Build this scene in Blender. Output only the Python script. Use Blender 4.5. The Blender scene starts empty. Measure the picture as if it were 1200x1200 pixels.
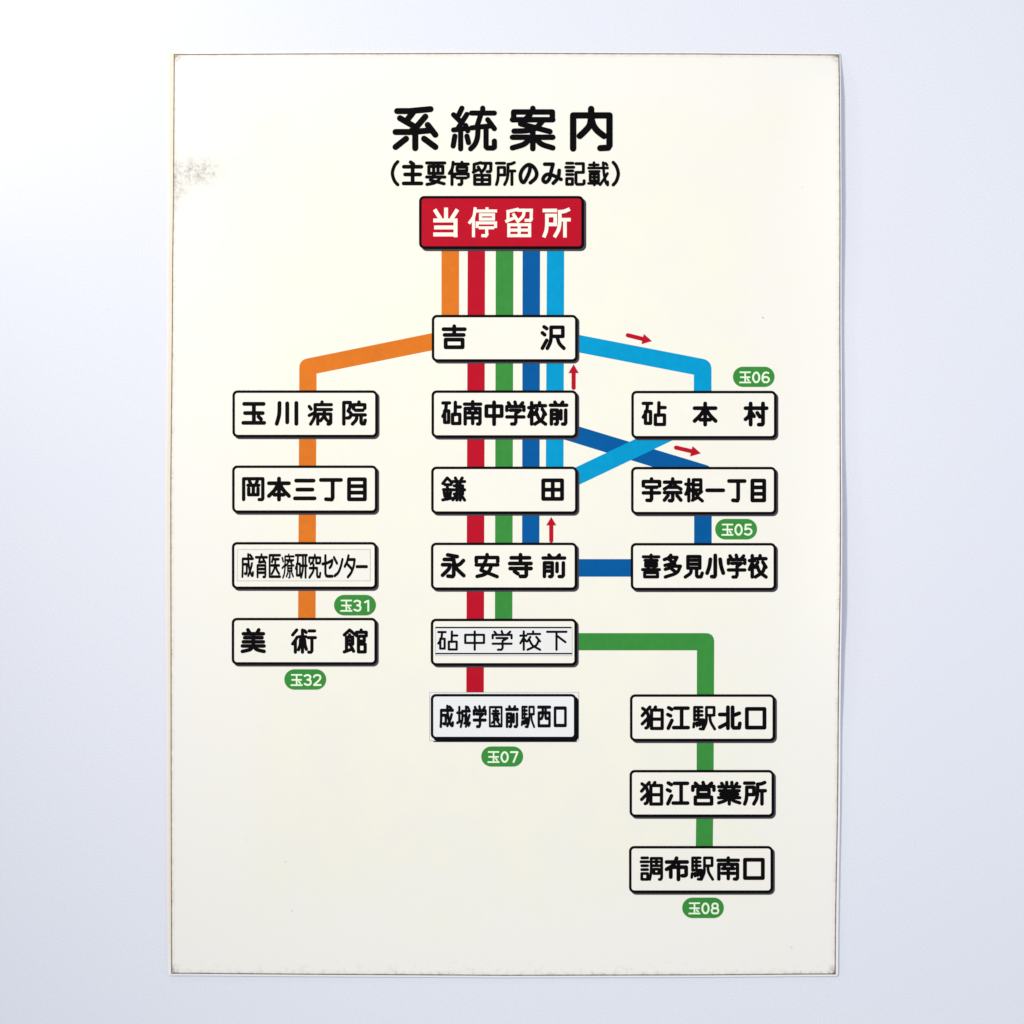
import bpy, math
from mathutils import Vector

C = bpy.context.scene.collection
S = 0.0005                                   # metres per photograph pixel (the sign is about 0.39 m x 0.54 m)

def W(px, py):
    return ((px - 600.0) * S, (600.0 - py) * S)

# ------------------------------------------------------------------ camera
cam_d = bpy.data.cameras.new('camera')
cam = bpy.data.objects.new('camera', cam_d)
C.objects.link(cam)
cam_d.sensor_width = 36.0
cam_d.lens = 85.0
cam.location = (0, 0, 0.6 * 85.0 / 36.0 + 0.0012)
cam_d.clip_start = 0.01
cam_d.clip_end = 50
bpy.context.scene.camera = cam

# ------------------------------------------------------------------ light
world = bpy.data.worlds.new('World')
bpy.context.scene.world = world
world.use_nodes = True
bg = world.node_tree.nodes['Background']
bg.inputs['Color'].default_value = (0.81, 0.875, 1.03, 1)
bg.inputs['Strength'].default_value = 0.665

def area(name, loc, target, size, power, col):
    d = bpy.data.lights.new(name, 'AREA')
    d.shape = 'RECTANGLE'
    d.size, d.size_y = size
    d.energy = power
    d.color = col
    o = bpy.data.objects.new(name, d)
    C.objects.link(o)
    o.location = loc
    o.rotation_euler = (Vector(target) - Vector(loc)).to_track_quat('-Z', 'Y').to_euler()
    return o

area('softbox_lamp', (-0.46, 0.21, 0.85), (2.6, -0.30, 0.4), (0.16, 0.16), 9.0, (1.0, 0.945, 0.805))
area('corner_fill', (-0.47, 0.42, 0.20), (-0.33, 0.33, 0.0), (0.10, 0.10), 0.72, (1.0, 0.97, 0.92))  # unseen fill light, added to brighten the upper left corner
area('side_fill', (0.75, 0.12, 0.75), (0.30, 0.05, 0.0), (0.5, 0.5), 1.1, (0.90, 0.95, 1.06))  # added cool fill from out of view, lifts the right side

vs = bpy.context.scene.view_settings
vs.view_transform = 'Standard'
vs.look = 'None'
vs.exposure = 0.0
vs.gamma = 1.0
vs.use_curve_mapping = False

# ------------------------------------------------------------------ materials
def lin(c):
    c /= 255.0
    return c / 12.92 if c <= 0.04045 else ((c + 0.055) / 1.055) ** 2.4

def rgb(r, g, b):
    return (lin(r), lin(g), lin(b), 1.0)

class NT:
    def __init__(self, name, col, rough=0.55, spec=0.15):
        m = bpy.data.materials.new(name)
        m.use_nodes = True
        self.m, self.t = m, m.node_tree
        self.b = self.t.nodes['Principled BSDF']
        self.b.inputs['Base Color'].default_value = col
        self.b.inputs['Roughness'].default_value = rough
        self.b.inputs['Specular IOR Level'].default_value = spec
    def n(self, kind, **kw):
        nd = self.t.nodes.new(kind)
        for k, v in kw.items():
            setattr(nd, k, v)
        return nd
    def link(self, a, b):
        self.t.links.new(a, b)
    def put(self, sock, v):
        if isinstance(v, (int, float, tuple)):
            sock.default_value = v
        else:
            self.link(v, sock)
    def math(self, op, a, b=None, c=None, clamp=False):
        nd = self.n('ShaderNodeMath', operation=op, use_clamp=clamp)
        for i, v in enumerate((a, b, c)):
            if v is not None:
                self.put(nd.inputs[i], v)
        return nd.outputs[0]
    def smooth(self, v, lo, hi, a=0.0, b=1.0):
        nd = self.n('ShaderNodeMapRange', interpolation_type='SMOOTHSTEP')
        self.put(nd.inputs[0], v)
        for i, x in enumerate((lo, hi, a, b)):
            self.put(nd.inputs[1 + i], x)
        return nd.outputs[0]
    def noise(self, vec, scale, detail=3.0, rough=0.55):
        nd = self.n('ShaderNodeTexNoise')
        nd.inputs['Scale'].default_value = scale
        nd.inputs['Detail'].default_value = detail
        nd.inputs['Roughness'].default_value = rough
        self.link(vec, nd.inputs['Vector'])
        return nd.outputs['Fac']
    def mix(self, fac, a, b, mode='MIX'):
        nd = self.n('ShaderNodeMix', data_type='RGBA', blend_type=mode)
        self.put(nd.inputs[0], fac)
        self.put(nd.inputs[6], a)
        self.put(nd.inputs[7], b)
        return nd.outputs[2]
    def coord(self, which='Object'):
        return self.n('ShaderNodeTexCoord').outputs[which]
    def bump(self, h, strength, dist):
        nd = self.n('ShaderNodeBump')
        nd.inputs['Strength'].default_value = strength
        nd.inputs['Distance'].default_value = dist
        self.link(h, nd.inputs['Height'])
        self.link(nd.outputs[0], self.b.inputs['Normal'])

def ink(name, col, vary=0.05, rough=0.5, spec=0.06):
    """printed ink: a flat colour with the faint mottling of a screen print"""
    k = NT(name, col, rough, spec)
    co = k.coord()
    f = k.noise(co, 260, 4, 0.65)
    f2 = k.noise(co, 22, 2, 0.5)
    s = k.math('ADD', k.math('MULTIPLY', f, 0.6), k.math('MULTIPLY', f2, 0.4))
    v = k.smooth(s, 0.35, 0.65)
    dark = tuple(c * (1 - vary) for c in col[:3]) + (1,)
    lite = tuple(min(1, c * (1 + vary)) for c in col[:3]) + (1,)
    k.link(k.mix(v, dark, lite), k.b.inputs['Base Color'])
    return k.m

M_BLACK = ink('black_ink', rgb(7, 6, 8), 0.15, 0.55, 0.04)
M_ORANGE = ink('orange_ink', rgb(216, 116, 34))
M_RED = ink('red_ink', rgb(184, 14, 38))
M_GREEN = ink('green_ink', rgb(58, 138, 59))
M_BLUE = ink('blue_ink', rgb(0, 86, 150))
M_CYAN = ink('cyan_ink', rgb(0, 149, 197))
M_WHITE = ink('warm_white_ink', rgb(246, 238, 222), 0.02)
M_PALE = ink('pale_green_white_ink', rgb(232, 244, 214), 0.02)
M_FACE = ink('box_white_ink', rgb(240, 235, 222), 0.012)
M_LABEL = ink('sticker_paper', rgb(232, 230, 225), 0.012)
M_LABELB = ink('bluish_sticker_paper', rgb(233, 232, 229), 0.012)
M_LABELC = ink('cream_sticker_paper', rgb(237, 233, 221), 0.012)
M_RIM = ink('sticker_cut_edge', rgb(150, 146, 138), 0.2)
M_SBLACK = ink('blue_black_ink', rgb(8, 9, 18), 0.2, 0.55, 0.04)

def shadow_ink(name, col, see):
    k = NT(name, col, 0.5, 0.1)
    tr = k.n('ShaderNodeBsdfTransparent')
    mx = k.n('ShaderNodeMixShader')
    mx.inputs[0].default_value = see
    k.link(k.b.outputs[0], mx.inputs[1])
    k.link(tr.outputs[0], mx.inputs[2])
    k.link(mx.outputs[0], k.t.nodes['Material Output'].inputs['Surface'])
    return k.m

M_SHADOW = shadow_ink('grey_overprint_ink', rgb(66, 60, 68), 0.10)

def backdrop_material():
    k = NT('white_backdrop_paper', rgb(226, 229, 235), 0.6, 0.12)
    co = k.coord()
    f = k.noise(co, 900, 2, 0.6)
    g = k.noise(co, 5, 2, 0.5)
    c = k.mix(k.smooth(f, 0.35, 0.65), rgb(223, 224, 229), rgb(228, 229, 234))
    c = k.mix(k.math('MULTIPLY', k.smooth(g, 0.35, 0.7), 0.25), c, rgb(222, 222, 232))
    k.link(c, k.b.inputs['Base Color'])
    k.bump(f, 0.10, 0.0002)
    return k.m

def board_material():
    k = NT('cream_backing_board', rgb(240, 232, 212), 0.5, 0.2)
    uv = k.n('ShaderNodeSeparateXYZ')
    k.link(k.coord('UV'), uv.inputs[0])
    co = k.coord()
    f = k.noise(co, 30, 4, 0.6)
    yel = k.math('MULTIPLY', k.smooth(uv.outputs[0], 30.0, 10.0), k.smooth(uv.outputs[0], 0.1, 2.8, 0.15, 1.0))
    low = k.smooth(uv.outputs[1], 1078.0, 1035.0)
    a = k.math('MULTIPLY', k.math('MULTIPLY', yel, low), k.smooth(f, 0.2, 0.6, 0.6, 1.0))
    c = k.mix(a, rgb(236, 234, 232), rgb(233, 221, 198))
    k.link(c, k.b.inputs['Base Color'])
    return k.m

def sheet_material():
    k = NT('aged_cream_print_sheet', rgb(240, 237, 222), 0.5, 0.14)
    sx = k.n('ShaderNodeSeparateXYZ')
    uvv = k.coord('UV')
    k.link(uvv, sx.inputs[0])
    u, v = sx.outputs[0], sx.outputs[1]
    U, V = 780.0, 1079.0
    du = k.math('MINIMUM', u, k.math('SUBTRACT', U, u))
    dv = k.math('MINIMUM', v, k.math('SUBTRACT', V, v))
    d = k.math('MINIMUM', du, dv)
    nf = k.noise(uvv, 0.55, 4, 0.7)          # fine specks (units: pixels of the sheet)
    nm = k.noise(uvv, 0.12, 4, 0.65)
    nl = k.noise(uvv, 0.018, 3, 0.55)
    ne = k.noise(uvv, 0.035, 2, 0.5)
    ns = k.noise(uvv, 0.30, 3, 0.6)
    base = k.mix(k.smooth(nl, 0.3, 0.7), rgb(238, 234, 220), rgb(240, 236, 218))
    base = k.mix(k.math('MULTIPLY', k.smooth(nm, 0.52, 0.75), 0.10), base, rgb(226, 220, 204))
    # base tone blends to a less yellow one towards the rim
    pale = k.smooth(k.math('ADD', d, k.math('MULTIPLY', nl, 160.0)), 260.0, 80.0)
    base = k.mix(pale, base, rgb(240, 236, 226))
    # foxed rim
    rim = k.smooth(d, 7.0, 0.5)
    rim = k.math('MULTIPLY', rim, k.smooth(nm, 0.36, 0.70, 0.08, 0.36))
    base = k.mix(rim, base, rgb(196, 172, 156))
    sp = k.math('MULTIPLY', k.smooth(d, 6.0, 0.8), k.smooth(nf, 0.50, 0.62))
    base = k.mix(k.math('MULTIPLY', k.math('MULTIPLY', sp, k.smooth(ne, 0.53, 0.66)), 0.55), base, rgb(128, 108, 92))
    # dirt drawn along the lower edge
    lowd = k.math('SUBTRACT', V, v)
    lo = k.math('MULTIPLY', k.smooth(lowd, 22.0, 1.0), k.smooth(nm, 0.50, 0.74))
    base = k.mix(k.math('MULTIPLY', lo, 0.28), base, rgb(170, 160, 148))
    # worn corners
    cd = k.math('SQRT', k.math('ADD', k.math('MULTIPLY', du, du), k.math('MULTIPLY', dv, dv)))
    cr = k.math('MULTIPLY', k.smooth(cd, 13.0, 1.0), k.smooth(ns, 0.30, 0.6))
    base = k.mix(k.math('MULTIPLY', cr, 0.92), base, rgb(120, 92, 78))
    # the scuffed grey smudge near the upper left edge
    def blob(cx, cy, rx, ry):
        a = k.math('DIVIDE', k.math('SUBTRACT', u, cx), rx)
        b = k.math('DIVIDE', k.math('SUBTRACT', v, cy), ry)
        return k.smooth(k.math('SQRT', k.math('ADD', k.math('MULTIPLY', a, a), k.math('MULTIPLY', b, b))), 1.0, 0.1)
    bl = k.math('MAXIMUM', blob(26, 138, 46, 25), k.math('MULTIPLY', blob(5, 150, 20, 42), 0.8))
    bl = k.math('MAXIMUM', bl, k.math('MULTIPLY', blob(44, 139, 14, 11), 1.0))
    smear = k.math('MULTIPLY', bl, k.smooth(nm, 0.34, 0.70))
    base = k.mix(k.math('MULTIPLY', smear, 0.66), base, rgb(150, 148, 140))
    spk = k.math('MULTIPLY', bl, k.smooth(ns, 0.46, 0.76))
    base = k.mix(k.math('MULTIPLY', spk, 0.46), base, rgb(98, 97, 93))
    # single fly specks and nicks
    for (px, py, r, a) in ((892, 372, 1.5, .75), (336, 1010, 1.8, .22), (344, 1067, 1.8, .26),
                           (259, 281, 1.5, .2), (938, 219, 1.5, .2), (291, 985, 2.2, .1), (930, 1110, 2.4, .18)):
        f = blob(px - 202.0, py - 63.0, r, r)
        base = k.mix(k.math('MULTIPLY', f, a), base, rgb(96, 92, 88))
    # dark cut edge round the print
    ln = k.smooth(d, 1.7, 0.7)
    ln = k.math('MULTIPLY', ln, k.smooth(nm, 0.25, 0.65, 0.82, 1.0))
    base = k.mix(ln, base, rgb(104, 86, 70))
    k.link(base, k.b.inputs['Base Color'])
    k.bump(nl, 0.15, 0.0004)
    return k.m

M_BACKDROP = backdrop_material()
M_BOARD = board_material()
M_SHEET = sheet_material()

# ------------------------------------------------------------------ object helpers
def link_mesh(name, verts, faces, mats, parent=None, mat_idx=None, label=None):
    me = bpy.data.meshes.new(name)
    me.from_pydata(verts, [], faces)
    for m in (mats if isinstance(mats, (list, tuple)) else [mats]):
        me.materials.append(m)
    if mat_idx:
        for p, i in zip(me.polygons, mat_idx):
            p.material_index = i
    me.update()
    o = bpy.data.objects.new(name, me)
    C.objects.link(o)
    if parent:
        o.parent = parent
    if label:
        o['label'] = label
    return o

class Flat:
    """collects flat printed shapes (pixel coordinates, height above the sheet) for ONE mesh"""
    def __init__(self):
        self.v, self.f, self.mi = [], [], []
    def poly(self, pts, z, mi=0):
        a = sum(p[0] * q[1] - q[0] * p[1] for p, q in zip(pts, pts[1:] + pts[:1]))
        if a > 0:                            # pixel y runs down: keep normals up
            pts = pts[::-1]
        i = len(self.v)
        for p in pts:
            x, y = W(*p)
            self.v.append((x, y, Z0 + z))
        self.f.append(list(range(i, i + len(pts))))
        self.mi.append(mi)
    def rect(self, x0, y0, x1, y1, z, mi=0):
        self.poly([(x0, y0), (x1, y0), (x1, y1), (x0, y1)], z, mi)
    def build(self, name, mats, parent=None, label=None):
        return link_mesh(name, self.v, self.f, mats, parent, self.mi, label)

def rrect(x0, y0, x1, y1, r, n=7):
    out = []
    for cx, cy, a0 in ((x1 - r, y0 + r, -90), (x1 - r, y1 - r, 0), (x0 + r, y1 - r, 90), (x0 + r, y0 + r, 180)):
        for i in range(n + 1):
            a = math.radians(a0 + 90.0 * i / n)
            out.append((cx + r * math.cos(a), cy + r * math.sin(a)))
    return out

def frame(F, outer, inner, z, mi=0):
    n = len(outer)
    for i in range(n):
        j = (i + 1) % n
        F.poly([outer[i], outer[j], inner[j], inner[i]], z, mi)

def interp(tab, t):
    for (a, b), (c, d) in zip(tab, tab[1:]):
        if t <= c:
            f = max(0.0, min(1.0, (t - a) / (c - a)))
            f = f * f * (3 - 2 * f)
            return b + (d - b) * f
    return tab[-1][1]

# ------------------------------------------------------------------ setting
B = 2.0
bd = link_mesh('backdrop', [(-B, -B, 0), (B, -B, 0), (B, B, 0), (-B, B, 0)], [[0, 1, 2, 3]], M_BACKDROP)
bd['kind'] = 'structure'
bd['label'] = 'plain bluish white backdrop surface behind the sign'

# ------------------------------------------------------------------ the sign
sign = bpy.data.objects.new('route_sign', None)
C.objects.link(sign)
sign['label'] = 'large cream route diagram sign with coloured lines, white stop boxes and worn brown edges'
sign['category'] = 'sign'

LEFT = ((63, 203.6), (200, 203.0), (340, 201.6), (590, 199.7), (850, 200.0), (1141, 200.6))
RIGHT = ((63, 983.6), (300, 984.2), (590, 984.6), (865, 982.4), (1141, 979.2))
TOP = ((200, 63.4), (390, 62.6), (585, 62.0), (790, 62.6), (984, 63.8))
BOT = ((200, 1141.0), (390, 1142.2), (585, 1143.4), (790, 1143.0), (984, 1141.8))
LIFT = ((63, 0.0), (110, 2.3), (230, 2.6), (380, 1.4), (500, 1.8), (620, 3.2), (710, 3.6), (790, 2.0), (870, 0.6), (1141, 0.2))
BT = 0.0010                                  # board thickness
ST = 0.00016                                 # print sheet thickness
Z0 = BT + ST + 0.0002                         # top of the print

def lift(px, py):
    f = max(0.0, min(1.0, (px - 918.0) / 66.0))
    return f * f * interp(LIFT, py) * S * 2.1

def slab(name, grow, z0, z1, mat, corner=0.0, parent=None):
    gl, gr, gt, gb = grow
    us = [0, .0013, .003, .008, .02, .05, .1, .2, .35, .5, .65, .8, .9, .92, .935, .95, .965, .98, .99, .997, .9987, 1]
    vsn = [0, .001, .003, .006, .012, .02] + [i / 40 for i in range(1, 40)] + [.98, .988, .994, .997, .999, 1]
    nu, nv = len(us), len(vsn)
    verts, uvs = [], []
    for zi in (z1, z0):
        for b in vsn:
            py0 = 63 + 1078 * b
            xl = interp(LEFT, py0) - (interp(gl, py0) if isinstance(gl, tuple) else gl)
            xr = interp(RIGHT, py0) + (interp(gr, py0) if isinstance(gr, tuple) else gr)
            for a in us:
                px0 = 200 + 784 * a
                yt = interp(TOP, px0) - gt
                yb = interp(BOT, px0) + gb
                px, py = xl + (xr - xl) * a, yt + (yb - yt) * b
                if corner:
                    # pull the very corners in so that they are rounded
                    for cx, cy, sx, sy in ((xl, yt, 1, 1), (xr, yt, -1, 1), (xl, yb, 1, -1), (xr, yb, -1, -1)):
                        ex, ey = corner - sx * (px - cx), corner - sy * (py - cy)
                        if ex > 0 and ey > 0:
                            h = math.hypot(ex, ey)
                            m = max(ex, ey)
                            px += sx * (ex - ex * m / h)
                            py += sy * (ey - ey * m / h)
                x, y = W(px, py)
                verts.append((x, y, zi + lift(px, py)))
                uvs.append((780.0 * a, 1079.0 * b))
    faces = []
    N = nu * nv
    for j in range(nv - 1):
        for i in range(nu - 1):
            q = j * nu + i
            faces.append([q, q + nu, q + nu + 1, q + 1])
            faces.append([N + q, N + q + 1, N + q + nu + 1, N + q + nu])
    ring = [i for i in range(nu)] + [j * nu + nu - 1 for j in range(1, nv)] + \
           [(nv - 1) * nu + i for i in range(nu - 2, -1, -1)] + [j * nu for j in range(nv - 2, 0, -1)]
    for a, b in zip(ring, ring[1:] + ring[:1]):
        faces.append([a, b, N + b, N + a])
    o = link_mesh(name, verts, faces, mat, parent)
    lay = o.data.uv_layers.new(name='UVMap')
    for lp in o.data.loops:
        lay.data[lp.index].uv = uvs[lp.vertex_index]
    for p in o.data.polygons:
        p.use_smooth = True
    o.data.set_sharp_from_angle(angle=math.radians(40))
    return o

slab('backing_board', (((63, 6.5), (300, 5.5), (590, 6.0), (900, 5.0), (1141, 4.2)),
                       ((63, 1.2), (590, 1.6), (1141, 2.8)), 1.9, 2.2), 0.0002, BT + 0.0002, M_BOARD, 3.5, sign)
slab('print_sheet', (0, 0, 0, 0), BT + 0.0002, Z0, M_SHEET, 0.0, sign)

# ------------------------------------------------------------------ lettering: every character as pen strokes
# strokes are separated by ';', each point is xxyy on a 0..99 grid (y down), c = smooth curve, o = closed
GL = {
'系': '0405 3505 8700;4309 3026;1123 4543;7419 4850 3558;0058 4058 8554;8040 9965;4958 4999;2675 0096;7175 9996',
'統': '2100 1317;0116 1732;3315 1150;0153 1851 3349;3042 3555;1850 1899;0468 0092;3368 3784;7100 7112;4412 9912;6714 5745;4448 6046 9343;8328 9950;c6048 5872 5288 4299;7948 7994 8297 9697 9995 9980',
'案': '5000 5009;0322 0309 9809 9822;0028 9928;4316 2038 9257;c7530 5550 3255 0456;0071 9971;5058 5099;c4374 2888 0097;c5774 7288 9997',
'内': '0098 0016 9916 9990 9596 7497;4900 4920;c4920 4540 3354 1867;c4920 5540 6654 8467',
'（': 'c9900 3818 0050 3882 9999',
'）': 'c0000 6118 9950 6182 0099',
'主': '3900 5409;0121 9921;0857 9257;0099 9999;5021 5099',
'要': '0000 9900;o1216 8816 8848 1248;3802 3848;6202 6248;0065 9965;4452 2079 9596;c7467 6082 3893 0299',
'停': 'c2000 1528 0050;1433 1499;6600 6608;3008 9908;o4122 9122 9138 4138;2865 2852 9952 9965;4070 8870;6570 6594 6199 5099',
'留': '4200 0508;0508 0540;0044 3430;2820 3936;4803 9903 9836 9441 7841;c7003 6525 4545;o0858 9258 9299 0899;5058 5099;0878 9278',
'所': '0003 4403;c1022 1055 0780 0099;1022 4422 4456 1056;c9600 8006 6208;c6208 6245 5775 4499;6238 9938;8338 8399',
'の': 'c6002 5535 4068 1996 0282 0050 1820 5001 8216 9948 9075 6098',
'み': '0900 5500;c5500 4535 3575 1594 0082 0862 2852 6060 9979;c8932 8658 7580 5699',
'記': '0500 3800;0019 4319;0536 3836;0553 3853;o0572 3672 3699 0599;5502 9502 9543 5543 5592 6099 9299 9995 9982',
'載': '0510 5010;2800 2824;0024 9924;0539 5539;o0851 5251 5280 0880;0865 5265;0092 5892;3039 3099;c7600 7830 8260 9088 9999;9999 9985;c9848 8468 6098;8803 9611',
'当': '5000 5040;0206 2030;9806 8030;0042 9442 9499;0469 9469;0096 9496',
'吉': '5000 5038;0014 9914;0541 9441;o1063 8963 8999 1099',
'沢': '0802 2010;0029 1138;2063 0099;4004 9404 9445 4045;c4004 4045 3672 2399;c6845 7262 8080 9999',
'砧': '0003 3803;c2003 1538 0066;o1040 3340 3394 1094;7100 7058;7122 9922;o5556 9656 9699 5599',
'南': '5000 5026;0011 9911;0499 0430 9530 9594 9199 8099;3036 3446;7036 6646;2250 7850;2072 8072;5050 5097',
'中': 'o0018 9918 9962 0062;5000 5099',
'学': '0903 2016;4700 5214;9203 7618;0038 0020 9920 9938;2037 7837 5252;5252 5290 4699 2899;0067 9967',
'校': '0023 3023;1700 1799;1733 0064;1838 3054;6400 6414;3614 9914;5030 3654;8030 9954;c9248 7876 3699;c4648 6276 9999',
'前': '2700 3611;7500 6412;0014 9914;0699 0636 4236 4294 3899 3099;0655 4255;0674 4274;6438 6476;9336 9393 8899 7499',
'鎌': '2000 0025;2000 4221;1030 3830;0352 4052;2130 2195;0663 1082;3663 3282;0098 4290;5700 6210;8800 8210;4616 9916;5235 9035 9072 5272;4653 9953;6416 6499;7916 7999;6078 4698;8376 9999',
'田': 'o0000 9900 9999 0099;5000 5099;0050 9950',
'永': '2400 6808;0821 5221 5292 4799 2597;0045 3445;c3445 2865 0093;c9726 7844 5350;c5228 6562 9995',
'安': '5000 5010;0032 0013 9913 9932;0046 9946;4525 2270 9699;c7046 6072 3889 0498',
'寺': '0714 9214;5000 5040;0040 9940;0263 9963;7745 7794 7299 5099;2276 3887',
'下': '0000 9900;4800 4899;4820 9457',
'成': '0720 9920;c0720 0760 0499;0744 4444 4382 3787 2685;c5600 5832 6765 8692 9794;9794 9980;c9040 8062 5695;7403 8812',
'城': '0030 3230;1602 1675;0080 3470;3922 9922;c4022 4060 2899;4044 6544 6580 5682;c6900 7035 7868 9094;9094 9980;c9642 8665 6898;8302 9313',
'園': 'o0000 9900 9999 0099;2820 7220;5008 5034;2034 8034;o3246 6846 6860 3260;4862 1882;3872 3892;5062 8290;7664 6476',
'駅': '0400 0458;0400 4000;0418 4018;0436 4036;2200 2256;0456 4656 4492 3999 3098;0272 0090;1470 1684;2468 2882;3366 3878;6000 9600 9636 6036;c6000 6040 5870 4699;c7638 8066 9999',
'西': '0000 9900;o0430 9530 9599 0499;3800 3744 3058 2062;6200 6256 6660 8060',
'口': 'o0000 9900 9999 0099',
'玉': '0400 9600;0848 9248;0099 9999;5000 5099;7266 8480',
'川': 'c1400 1255 0099;5302 5392;9900 9999',
'病': '5700 5710;2612 9912;c2612 2650 2075 0699;0020 0832;0060 2050;3334 9934;3899 3854 9654 9694 9099 8499;c6834 6662 5084;c6862 7476 8486',
'院': '0099 0002 3002;c3002 2824 2040;c2040 3250 3260 2670 1572;7000 7012;4530 4512 9712 9728;5437 8837;4258 9958;c6058 5780 4099;8058 8092 8498 9598 9982',
'岡': '0099 0000 9900 9994 9599 8099;3012 3622;7012 6422;2231 7831;5031 5076;2646 2676 7476 7446',
'本': '0022 9922;5000 5099;c4624 3052 0082;c5424 7052 9982;2776 7376',
'三': '0600 9400;1250 8850;0099 9999',
'丁': '0000 9900;5800 5890 5399 2597',
'目': 'o0000 9900 9999 0099;0034 9934;0066 9966',
'育': '5000 5010;0012 9912;3812 2834 7831;6620 8536;1599 1548 8548 8594 8099 6899;1564 8564;1580 8580',
'医': '9902 0002 0099 9999;3410 2232;3020 8620;1848 9048;5520 5248;c5248 4068 2086;c5850 7070 9086',
'療': '5500 5508;2408 9908;c2408 2450 1880 0699;0014 0830;0058 2046;3224 9624;c6412 5432 3048;c6624 8040 9948;4226 4832;8626 8032;o4848 8248 8270 4870;4859 8259;6570 6596 5899;4878 3694;8278 9494',
'研': '0002 4202;c2002 1635 0060;o1040 3840 3890 1090;5202 9902;4848 9948;c6402 6460 4899;8802 8899',
'究': '5000 5010;0030 0012 9912 9930;c3814 3230 1240;6214 6236 9436;0458 7058;7058 7090 7697 9497 9980;c3842 3670 0299',
'セ': 'c0040 5034 9622;c9622 8845 7058;2800 2885 3696 5099 9699',
'ン': '0005 3535;c9915 8050 5082 0899',
'タ': 'c3600 2228 0050;3418 9518;c9518 8550 6080 3099;3042 6460',
'ー': '0050 9950',
'美': '2500 3212;7500 6812;0418 9618;1036 9036;0455 9655;0074 9974;5018 5074;c4874 3590 0099;c5274 6590 9999',
'術': '1800 0022;c2032 1245 0062;1245 1299;2830 5830;4300 4399;c3444 3365 2688;c5244 5465 6086;5203 5911;7204 9604;6834 9934;8434 8493 8099 7099',
'館': '2400 0022;2400 4820;2422 2432;o1032 3832 3864 1064;1048 3848;1064 1092;0099 3088;2868 4296;7600 7608;5526 5510 9910 9926;6428 6499;6428 9028 9050 6450;6464 9464 9499 6499',
'村': '0022 4422;2400 2499;c2226 1658 0074;2640 4060;4722 9922;8200 8294 7899 6299;5544 6762',
'宇': '5000 5010;0032 0012 9912 9932;1838 8238;0064 9964;5038 5092 4599 2298',
'奈': '0015 9915;5000 5014;c4415 3430 0046;c5615 6630 9946;2838 7238;0062 9962;5062 5094 4499 3098;2275 0096;7675 9996',
'根': '0022 3422;1800 1899;c1628 1052 0068;2040 3252;4502 9002 9048 4548;4525 9025;4502 4594;4096 6486;c5848 7078 9999;9456 7270',
'一': '0050 9950',
'喜': '0408 9608;5000 5024;1424 8624;o1836 8236 8250 1850;3054 3461;7054 6661;0066 9966;o1280 8880 8899 1299',
'多': 'c4000 2512 0020;3510 7810;c7810 5535 0446;3020 5030;c6438 3556 0664;5850 9950;c9950 7580 0699;4462 6674',
'見': 'o1500 8500 8556 1556;1518 8518;1537 8537;c3456 3080 0099;6656 6692 7298 9298 9980',
'小': '5000 5092 4599 2898;c2018 1450 0082;c8018 8650 9982',
'狛': '3800 0040;c0206 2424 3155 2890 1897;3050 0078;6600 6012;o4614 9914 9999 4699;4656 9956',
'江': '0402 1910;0034 1340;2062 0299;3404 9804;6704 6796;2896 9996',
'北': '4000 4099;0034 4034;0094 4074;6300 6390 6897 9597 9976;9628 6340',
'営': '1203 2212;4800 5212;8803 7812;0036 0018 9918 9936;o2433 7633 7655 2455;4856 4866;o1268 8868 8899 1299',
'業': '3800 3818;6200 6218;1404 2216;8604 7816;0020 9920;2826 3434;7226 6634;0438 9638;1054 9054;0070 9970;5038 5099;c4472 3084 0094;c5672 7084 9994',
'調': '0400 3200;0018 3618;0436 3236;0454 3254;o0472 3272 3299 0499;c4902 4960 4299;4902 9902 9992 9599 8899;6218 8618;7410 7434;5836 9036;o6252 8652 8672 6272',
'布': '0018 9918;c4800 3430 0052;2088 2042 9442 9478 8782 7582;5732 5799',
'0': 'o5000 2606 0824 0035 0065 0876 2694 5099 7494 9276 9965 9935 9224 7406',
'1': '0016 6000 6099',
'2': 'c0020 1505 5000 8808 9528 7552 0099;0099 9999',
'3': 'c0010 4000 8810 9028 8042 4546;c4546 9055 9978 8095 4599 0088',
'5': '9000 1400 0848;c0848 5038 9050 9975 7096 4099 0090',
'6': 'c8806 5000 1515 0050 0075 2096 5099 8095 9972 8052 5045 2050 0268',
'7': '0000 9900 4099',
'8': 'c5000 1808 1030 2545 5048 7545 9030 8208 5000;c5048 1055 0075 1595 5099 8595 9975 9055 5048',
}

def catmull(p, n=6):
    if len(p) < 3:
        return p
    q = [(2 * p[0][0] - p[1][0], 2 * p[0][1] - p[1][1])] + p + [(2 * p[-1][0] - p[-2][0], 2 * p[-1][1] - p[-2][1])]
    out = []
    for i in range(1, len(q) - 2):
        a, b, c, d = q[i - 1:i + 3]
        for k in range(n):
            t = k / n
            out.append(tuple(0.5 * (2 * b[j] + (c[j] - a[j]) * t + (2 * a[j] - 5 * b[j] + 4 * c[j] - d[j]) * t * t
                                    + (3 * b[j] - a[j] - 3 * c[j] + d[j]) * t ** 3) for j in (0, 1)))
    out.append(p[-1])
    return out

def strokes(ch):
    res = []
    for s in GL[ch].split(';'):
        kind = ''
        if s[0] in 'co':
            kind, s = s[0], s[1:]
        pts = [(float(t[:2]), float(t[2:])) for t in s.split()]
        if kind == 'c':
            pts = catmull(pts)
        res.append((pts, kind == 'o'))
    return res

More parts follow.
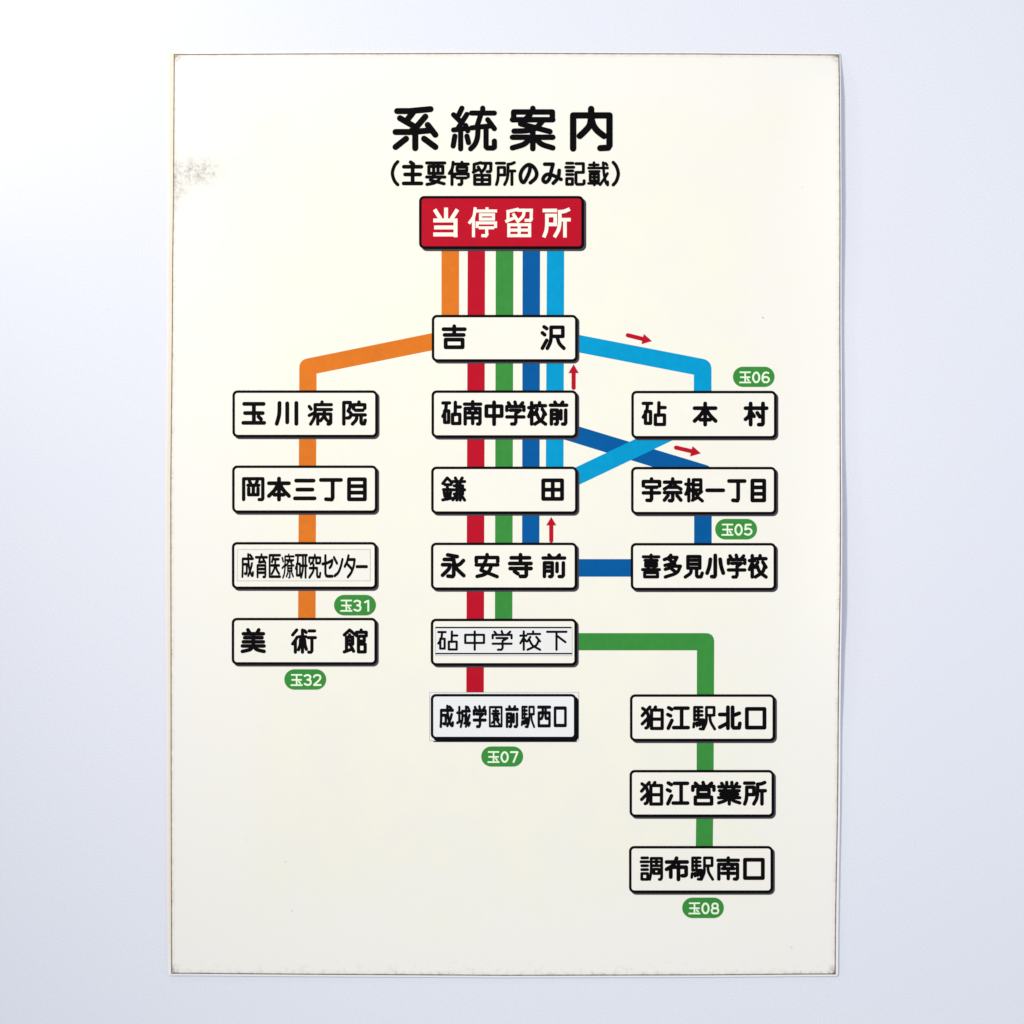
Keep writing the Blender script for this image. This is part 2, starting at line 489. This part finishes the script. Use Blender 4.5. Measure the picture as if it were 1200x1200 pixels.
def put_char(F, ch, box, w, z, square=False, step=1.5e-6, narrow=1.0):
    """draws one character so that its ink fills box = (x0, y0, x1, y1), pen width w"""
    st = strokes(ch)
    xs = [p[0] for s, _ in st for p in s]
    ys = [p[1] for s, _ in st for p in s]
    gx0, gx1, gy0, gy1 = min(xs), max(xs), min(ys), max(ys)
    h = w / 2.0
    # condensed faces: drawn with a round pen, then squeezed sideways, so upright strokes come out thinner
    x0, y0, x1, y1 = box[0] / narrow + h, box[1] + h, box[2] / narrow - h, box[3] - h
    def m(p):
        fx = (p[0] - gx0) / (gx1 - gx0) if gx1 > gx0 else 0.5
        fy = (p[1] - gy0) / (gy1 - gy0) if gy1 > gy0 else 0.5
        return (x0 + (x1 - x0) * fx, y0 + (y1 - y0) * fy)
    k = 0
    for pts, closed in st:
        P = [m(p) for p in pts]
        if closed:
            P = P + P[:1]
        for a, b in zip(P, P[1:]):
            L = math.hypot(b[0] - a[0], b[1] - a[1])
            if L < 1e-6:
                continue
            ang = math.atan2(b[1] - a[1], b[0] - a[0])
            ux, uy = math.cos(ang) * h, math.sin(ang) * h
            if square:
                poly = [(a[0] - ux - uy, a[1] - uy + ux), (a[0] - ux + uy, a[1] - uy - ux),
                        (b[0] + ux + uy, b[1] + uy - ux), (b[0] + ux - uy, b[1] + uy + ux)]
            else:
                n = 8
                poly = [(b[0] + h * math.cos(ang + math.radians(-90 + 180 * i / n)),
                         b[1] + h * math.sin(ang + math.radians(-90 + 180 * i / n))) for i in range(n + 1)]
                poly += [(a[0] + h * math.cos(ang + math.radians(90 + 180 * i / n)),
                          a[1] + h * math.sin(ang + math.radians(90 + 180 * i / n))) for i in range(n + 1)]
            F.poly([(p[0] * narrow, p[1]) for p in poly], z + (k % 40) * step)
            k += 1

PEN = dict(zip('砧鎌調駅館術営業喜見多病院岡美学校南前根奈宇狛江所安園城成沢育医療研究',
               (3.6, 3.3, 3.05, 3.0, 3.5, 3.4, 3.8, 3.6, 3.4, 3.7, 3.7, 3.5, 3.7, 3.6, 3.9, 3.7, 3.8, 3.7, 3.8, 3.5, 3.8, 3.9,
                3.5, 3.9, 3.8, 3.9, 2.6, 3.1, 3.3, 3.9, 2.8, 2.7, 2.2, 2.6, 2.7)))

def text(name, chars, parent, mat, z, ox, oy, sc, w, pen=True, square=False, label=None, step=1.5e-6, narrow=1.0):
    F = Flat()
    for ch, a, b, c, d in chars:
        ww = PEN.get(ch, 4.1) * w if pen else (w[ch] if isinstance(w, dict) else w)
        put_char(F, ch, (ox + a / sc, oy + b / sc, ox + c / sc, oy + d / sc), ww, z, square, step, narrow)
    return F.build(name, mat, parent, label)

# heights of the printed layers above the sheet
ZL, ZA, ZS, ZO, ZF, ZT = 20e-6, 80e-6, 100e-6, 120e-6, 130e-6, 150e-6

# ------------------------------------------------------------------ title
text('title_lettering', [('系', 85, 80, 547, 535), ('統', 668, 75, 1135, 537), ('案', 1262, 75, 1723, 537), ('内', 1867, 77, 2297, 540)],
     sign, M_BLACK, ZT, 450, 115, 8.571, {'系': 7.3, '統': 6.2, '案': 6.6, '内': 7.6}, pen=False)
SUBW = dict(zip('（主要停留所のみ記載）', (4.0, 4.6, 3.9, 3.7, 3.8, 3.6, 4.5, 4.5, 3.6, 3.3, 4.0)))
text('subtitle_lettering', [('（', 67, 65, 155, 330), ('主', 178, 68, 395, 320), ('要', 412, 78, 627, 327), ('停', 640, 72, 862, 327),
      ('留', 880, 75, 1090, 325), ('所', 1113, 75, 1330, 327), ('の', 1350, 92, 1553, 313), ('み', 1578, 88, 1797, 318),
      ('記', 1810, 82, 2025, 325), ('載', 2040, 77, 2260, 330), ('）', 2285, 72, 2370, 332)],
     sign, M_BLACK, ZT, 450, 180, 8.571, SUBW, pen=False)

# ------------------------------------------------------------------ route lines
def line(polys, mat, z, label):
    F = Flat()
    for i, p in enumerate(polys):
        F.poly(p, z + i * 3e-6)
    return F.build('route_line', mat, sign, label)

def arc(p0, c, p1, n=8):
    return [((1 - t) ** 2 * p0[0] + 2 * t * (1 - t) * c[0] + t * t * p1[0],
             (1 - t) ** 2 * p0[1] + 2 * t * (1 - t) * c[1] + t * t * p1[1]) for t in (i / n for i in range(n + 1))]

line([[(517.4, 288), (538, 288), (538, 385), (517.4, 385)],
      [(520, 387.6), (520, 407.9)] + [(371, 437.8), (369.8, 735), (349.3, 735), (350.8, 431.5)] + arc((350.9, 430), (351.2, 421.9), (360.5, 420))],
     M_ORANGE, ZL, 'orange route line bending left')
line([[(548.1, 288), (568.5, 288), (567, 820), (546.4, 820)]], M_RED, ZL, 'straight red route line')
line([[(581, 288), (601.7, 288), (600.4, 735), (580, 735)],
      [(670, 741.9)] + arc((826.5, 741.9), (836.9, 741.9), (837, 752.5)) + [(836.2, 920), (835.2, 1000), (815.2, 1000), (816.3, 920), (816.7, 762.1), (670, 762.1)]],
     M_GREEN, ZL, 'green route line bending right below the middle')
line([[(612.4, 288), (633, 288), (632.1, 645), (611.8, 645)],
      [(660, 494.2), (828, 545)] + arc((828, 545), (834, 547), (834, 553), 5)[1:] + [(834, 575), (800, 558), (660, 514.8)],
      [(813.4, 590), (834, 590), (834, 650), (813.4, 650)],
      [(665, 655.2), (750, 655.2), (750, 675.8), (665, 675.8)]],
     M_BLUE, ZL, 'dark blue route line')
line([[(640.9, 288), (661.2, 288), (660.3, 560), (639.6, 560)],
      [(665, 389.9), (823, 420.4)] + arc((823, 420.4), (833.4, 422.3), (833.7, 432.5))[1:] + [(833.7, 470), (813, 470), (813.1, 439.2), (665, 410.5)],
      [(665, 552.3), (760, 507.1), (807, 507.1), (679.2, 567.8), (665, 574.5)]],
     M_CYAN, ZL + 25e-6, 'light blue route line with two loops to the right')

# ------------------------------------------------------------------ red direction arrows
def arrow(tail, neck, tip, head, w, label):
    F = Flat()
    ang = math.atan2(neck[1] - tail[1], neck[0] - tail[0])
    h = w / 2
    n = 8
    pl = [(tail[0] + math.cos(ang) * h + h * math.cos(ang + math.radians(90 + 180 * i / n)),
           tail[1] + math.sin(ang) * h + h * math.sin(ang + math.radians(90 + 180 * i / n))) for i in range(n + 1)]
    nx, ny = -math.sin(ang) * h, math.cos(ang) * h
    pl += [(neck[0] - nx, neck[1] - ny), head[0], tip, head[1], (neck[0] + nx, neck[1] + ny)]
    F.poly(pl, ZA)
    return F.build('direction_arrow', M_RED, sign, label)

arrow((733.3, 392.3), (753.0, 397.2), (764.0, 399.8), ((754.5, 391.4), (751.8, 403.4)), 4.9, None)
arrow((672.2, 457.0), (672.2, 437.3), (672.2, 427.0), ((666.0, 437.3), (678.3, 437.3)), 4.9, None)
arrow((789.8, 524.0), (810.0, 528.7), (821.3, 531.3), ((811.7, 522.8), (808.7, 535.0)), 4.9, None)
arrow((646.0, 636.0), (646.0, 615.7), (646.0, 605.8), ((640.0, 615.7), (652.0, 615.7)), 4.9, None)

# ------------------------------------------------------------------ stop boxes
def stop_box(L, T, Ri, Bi, sh, face=M_FACE, rim=M_BLACK, shade=M_SHADOW, r=6.0, bw=3.0, zz=0.0, label=None):
    F = Flat()
    R, Bt = Ri + bw - 0.2, Bi + bw - 0.2
    outer = rrect(L, T, R, Bt, r)
    inner = rrect(L + bw, T + bw, Ri, Bi, r - bw + 0.3)
    frame(F, outer, inner, ZO + zz)
    box = F.build('stop_box', rim, sign, label)
    D = Flat()
    D.poly(rrect(L + sh * 0.9, T + sh * 0.9, R + sh, Bt + sh, r + 0.5), ZS + zz)
    # black side of the printed block, between the frame and its grey foot
    D.poly(rrect(L + sh * 0.4, T + sh * 0.4, R + sh * 0.2, Bt + sh * 0.2, r + 0.3), ZS + zz + 8e-6, 1)
    D.build('drop_shadow', [shade, rim], box)
    G = Flat()
    G.poly(rrect(L + bw - 0.4, T + bw - 0.4, Ri + 0.4, Bi + 0.4, r - bw + 0.6), ZO + zz - 5e-6)
    G.build('box_face', face, box)
    return box

def patch(box, x0, y0, x1, y1, z, mat, rimw=0.5, rims=(1, 1, 1, 1)):
    F = Flat()
    F.rect(x0 - rimw * rims[0], y0 - rimw * rims[1], x1 + rimw * rims[2], y1 + rimw * rims[3], z - 6e-6, 1)
    F.rect(x0, y0, x1, y1, z, 0)
    return F.build('paper_sticker', [mat, M_RIM], box)

# the red one at the top
b = stop_box(491.1, 229.7, 681.2, 288.6, 3.0, M_RED, label='red stop box at the head of all five lines')
text('lettering', [('当', 130, 105, 298, 303), ('停', 365, 103, 557, 303), ('留', 612, 107, 797, 303), ('所', 862, 107, 1050, 305)],
     b, M_WHITE, ZT, 485, 225, 5.714, {'当': 4.6, '停': 3.5, '留': 3.6, '所': 4.2}, pen=False, square=True, step=4e-6)

BOX = [
 (506.0, 369.0, 673.8, 420.9, 500, 365, [('吉', 110, 95, 297, 280), ('沢', 842, 100, 1030, 287)]),
 (505.7, 457.5, 673.6, 510.0, 500, 452, [('砧', 107, 110, 262, 293), ('南', 267, 105, 413, 297), ('中', 427, 108, 570, 300),
    ('学', 580, 108, 733, 297), ('校', 742, 112, 893, 298), ('前', 902, 108, 1050, 298)]),
 (505.3, 546.8, 673.8, 599.2, 500, 540, [('鎌', 107, 115, 293, 303), ('田', 848, 130, 1017, 297)]),
 (505.0, 635.9, 673.3, 688.3, 500, 630, [('永', 103, 113, 290, 303), ('安', 353, 112, 540, 303), ('寺', 600, 112, 787, 302), ('前', 848, 115, 1035, 302)]),
 (272.4, 457.5, 439.6, 509.5, 265, 452, [('玉', 113, 120, 297, 290), ('川', 360, 113, 535, 297), ('病', 603, 108, 792, 297), ('院', 858, 108, 1043, 297)]),
 (272.1, 545.5, 439.2, 598.1, 265, 540, [('岡', 117, 120, 285, 300), ('本', 302, 117, 480, 302), ('三', 495, 132, 670, 293), ('丁', 687, 127, 865, 302), ('目', 895, 122, 1042, 300)]),
 (271.6, 724.0, 438.7, 775.9, 265, 720, [('美', 107, 100, 295, 288), ('術', 480, 103, 673, 292), ('館', 862, 103, 1050, 290)]),
 (739.8, 458.0, 906.9, 510.9, 730, 452, [('砧', 137, 113, 325, 300), ('本', 515, 117, 700, 303), ('村', 892, 117, 1078, 303)]),
 (739.5, 547.1, 906.7, 599.8, 730, 540, [('宇', 137, 120, 285, 308), ('奈', 293, 120, 442, 310), ('根', 452, 125, 600, 310), ('一', 608, 205, 757, 232), ('丁', 770, 135, 915, 310), ('目', 943, 132, 1060, 308)]),
 (739.1, 636.3, 906.4, 688.7, 730, 630, [('喜', 133, 117, 282, 303), ('多', 293, 117, 438, 305), ('見', 448, 127, 600, 305), ('小', 608, 117, 757, 305), ('学', 767, 117, 915, 305), ('校', 922, 120, 1072, 305)]),
 (738.2, 813.6, 905.2, 865.6, 730, 807, [('狛', 130, 123, 303, 307), ('江', 318, 127, 497, 307), ('駅', 512, 127, 690, 310), ('北', 702, 123, 880, 308), ('口', 902, 135, 1062, 303)]),
 (737.7, 902.2, 904.0, 954.3, 730, 897, [('狛', 125, 113, 298, 298), ('江', 315, 115, 493, 297), ('営', 503, 112, 687, 298), ('業', 695, 112, 877, 298), ('所', 887, 112, 1067, 298)]),
 (737.1, 991.3, 902.8, 1043.3, 730, 985, [('調', 122, 117, 297, 298), ('布', 308, 115, 490, 302), ('駅', 498, 117, 675, 298), ('南', 690, 115, 867, 298), ('口', 888, 127, 1050, 292)]),
]
for L, T, Ri, Bi, ox, oy, chars in BOX:
    b = stop_box(L, T, Ri, Bi, 2.4)
    for word in ([[c] for c in chars] if len(chars) == 2 else [chars]):    # two widely spaced characters stay apart
        text('lettering', word, b, M_BLACK, ZT, ox, oy, 6.316, 1.15)

# boxes whose names were pasted over with paper stickers
b = stop_box(271.8, 635.2, 438.8, 687.3, 2.4, label='stop box pasted over with a cream paper sticker')
patch(b, 278.3, 644.1, 433.7, 680.5, ZT + 20e-6, M_LABELC, 0.45)
text('lettering', [('成', 113, 113, 207, 300), ('育', 213, 115, 310, 302), ('医', 315, 120, 407, 300), ('療', 410, 117, 507, 305), ('研', 508, 120, 605, 305),
     ('究', 608, 118, 705, 305), ('セ', 705, 122, 795, 298), ('ン', 790, 135, 870, 295), ('タ', 870, 122, 960, 303), ('ー', 958, 203, 1050, 227)],
     b, M_BLACK, ZT + 30e-6, 265, 630, 6.316, dict(zip('成育医療研究センター', (3.4, 3.4, 3.4, 2.6, 3.3, 3.4, 3.8, 3.8, 3.8, 3.9))), pen=False, narrow=0.72)

b = stop_box(504.8, 725.0, 673.0, 777.0, 2.4, label='stop box with a grey white sticker in thin lettering')
patch(b, 510.4, 734.2, 670.3, 768.2, ZT + 20e-6, M_LABEL, 0.4, (1, 0, 1, 1))
for x0, x1, y in ((510.3, 669.8, 735.4), (510.3, 670.4, 765.9)):
    F = Flat()
    F.rect(x0, y - 0.85, x1, y + 0.85, ZT + 28e-6)
    F.build('rule_line', M_SBLACK, b)
text('lettering', [('砧', 78, 118, 235, 268), ('中', 277, 118, 433, 270), ('学', 480, 115, 637, 270), ('校', 685, 117, 848, 270), ('下', 883, 120, 1043, 270)],
     b, M_SBLACK, ZT + 30e-6, 500, 720, 6.316, 2.75, pen=False)

F = Flat()                                   # the printed box that shows below the sticker
b = stop_box(504.8, 813.2, 672.5, 863.3, 3.0, M_LABELB, M_SBLACK, M_SBLACK, 6.0, 3.0, 60e-6, label='stop box printed on a bluish white sticker')
patch(b, 503.7, 811.6, 677.9, 867.9, ZS + 52e-6, M_LABELB, 0.4)
F.rect(508, 867.9, 676, 869.6, ZS)
F.build('covered_frame', M_SHADOW, b)
text('lettering', [('成', 95, 130, 203, 305), ('城', 218, 135, 328, 305), ('学', 340, 133, 445, 305), ('園', 460, 140, 562, 300), ('前', 580, 133, 683, 305),
     ('駅', 697, 138, 803, 305), ('西', 817, 137, 922, 300), ('口', 940, 143, 1037, 298)],
     b, M_SBLACK, ZT + 90e-6, 500, 805, 6.316, dict(zip('成城学園前駅西口', (3.9, 3.5, 3.9, 3.0, 3.9, 3.0, 3.9, 4.1))), pen=False, narrow=0.78)

# ------------------------------------------------------------------ green route number badges
def badge(x0, y0, x1, y1, digits, label):
    F = Flat()
    F.poly(rrect(x0, y0, x1, y1, (y1 - y0) / 2 - 0.05, 12), ZA + 10e-6)
    o = F.build('number_badge', M_GREEN, sign, label)
    w, h = x1 - x0, y1 - y0
    T = Flat()
    fx = lambda a: x0 + w * a
    ya, yb = y0 + h * 0.235, y0 + h * 0.815
    put_char(T, '玉', (fx(.150), ya, fx(.435), yb), 1.85, ZA + 30e-6, True, 4e-6)
    cells = ((.462, .655), (.685, .890))
    for ch, (a, b2) in zip(digits, cells):
        if ch == '1':
            a, b2 = a + .03, b2 - .05
        put_char(T, ch, (fx(a), ya, fx(b2), yb), 2.2, ZA + 30e-6, False, 4e-6)
    T.build('lettering', M_PALE, o)

badge(858.9, 429.8, 907.6, 453.5, '06', None)
badge(838.1, 608.1, 887.1, 632.2, '05', None)
badge(391.5, 697.1, 440.6, 721.2, '31', None)
badge(333.3, 784.3, 382.3, 808.2, '32', None)
badge(564.0, 874.7, 613.0, 898.3, '07', None)
badge(799.5, 1051.8, 848.2, 1075.8, '08', None)
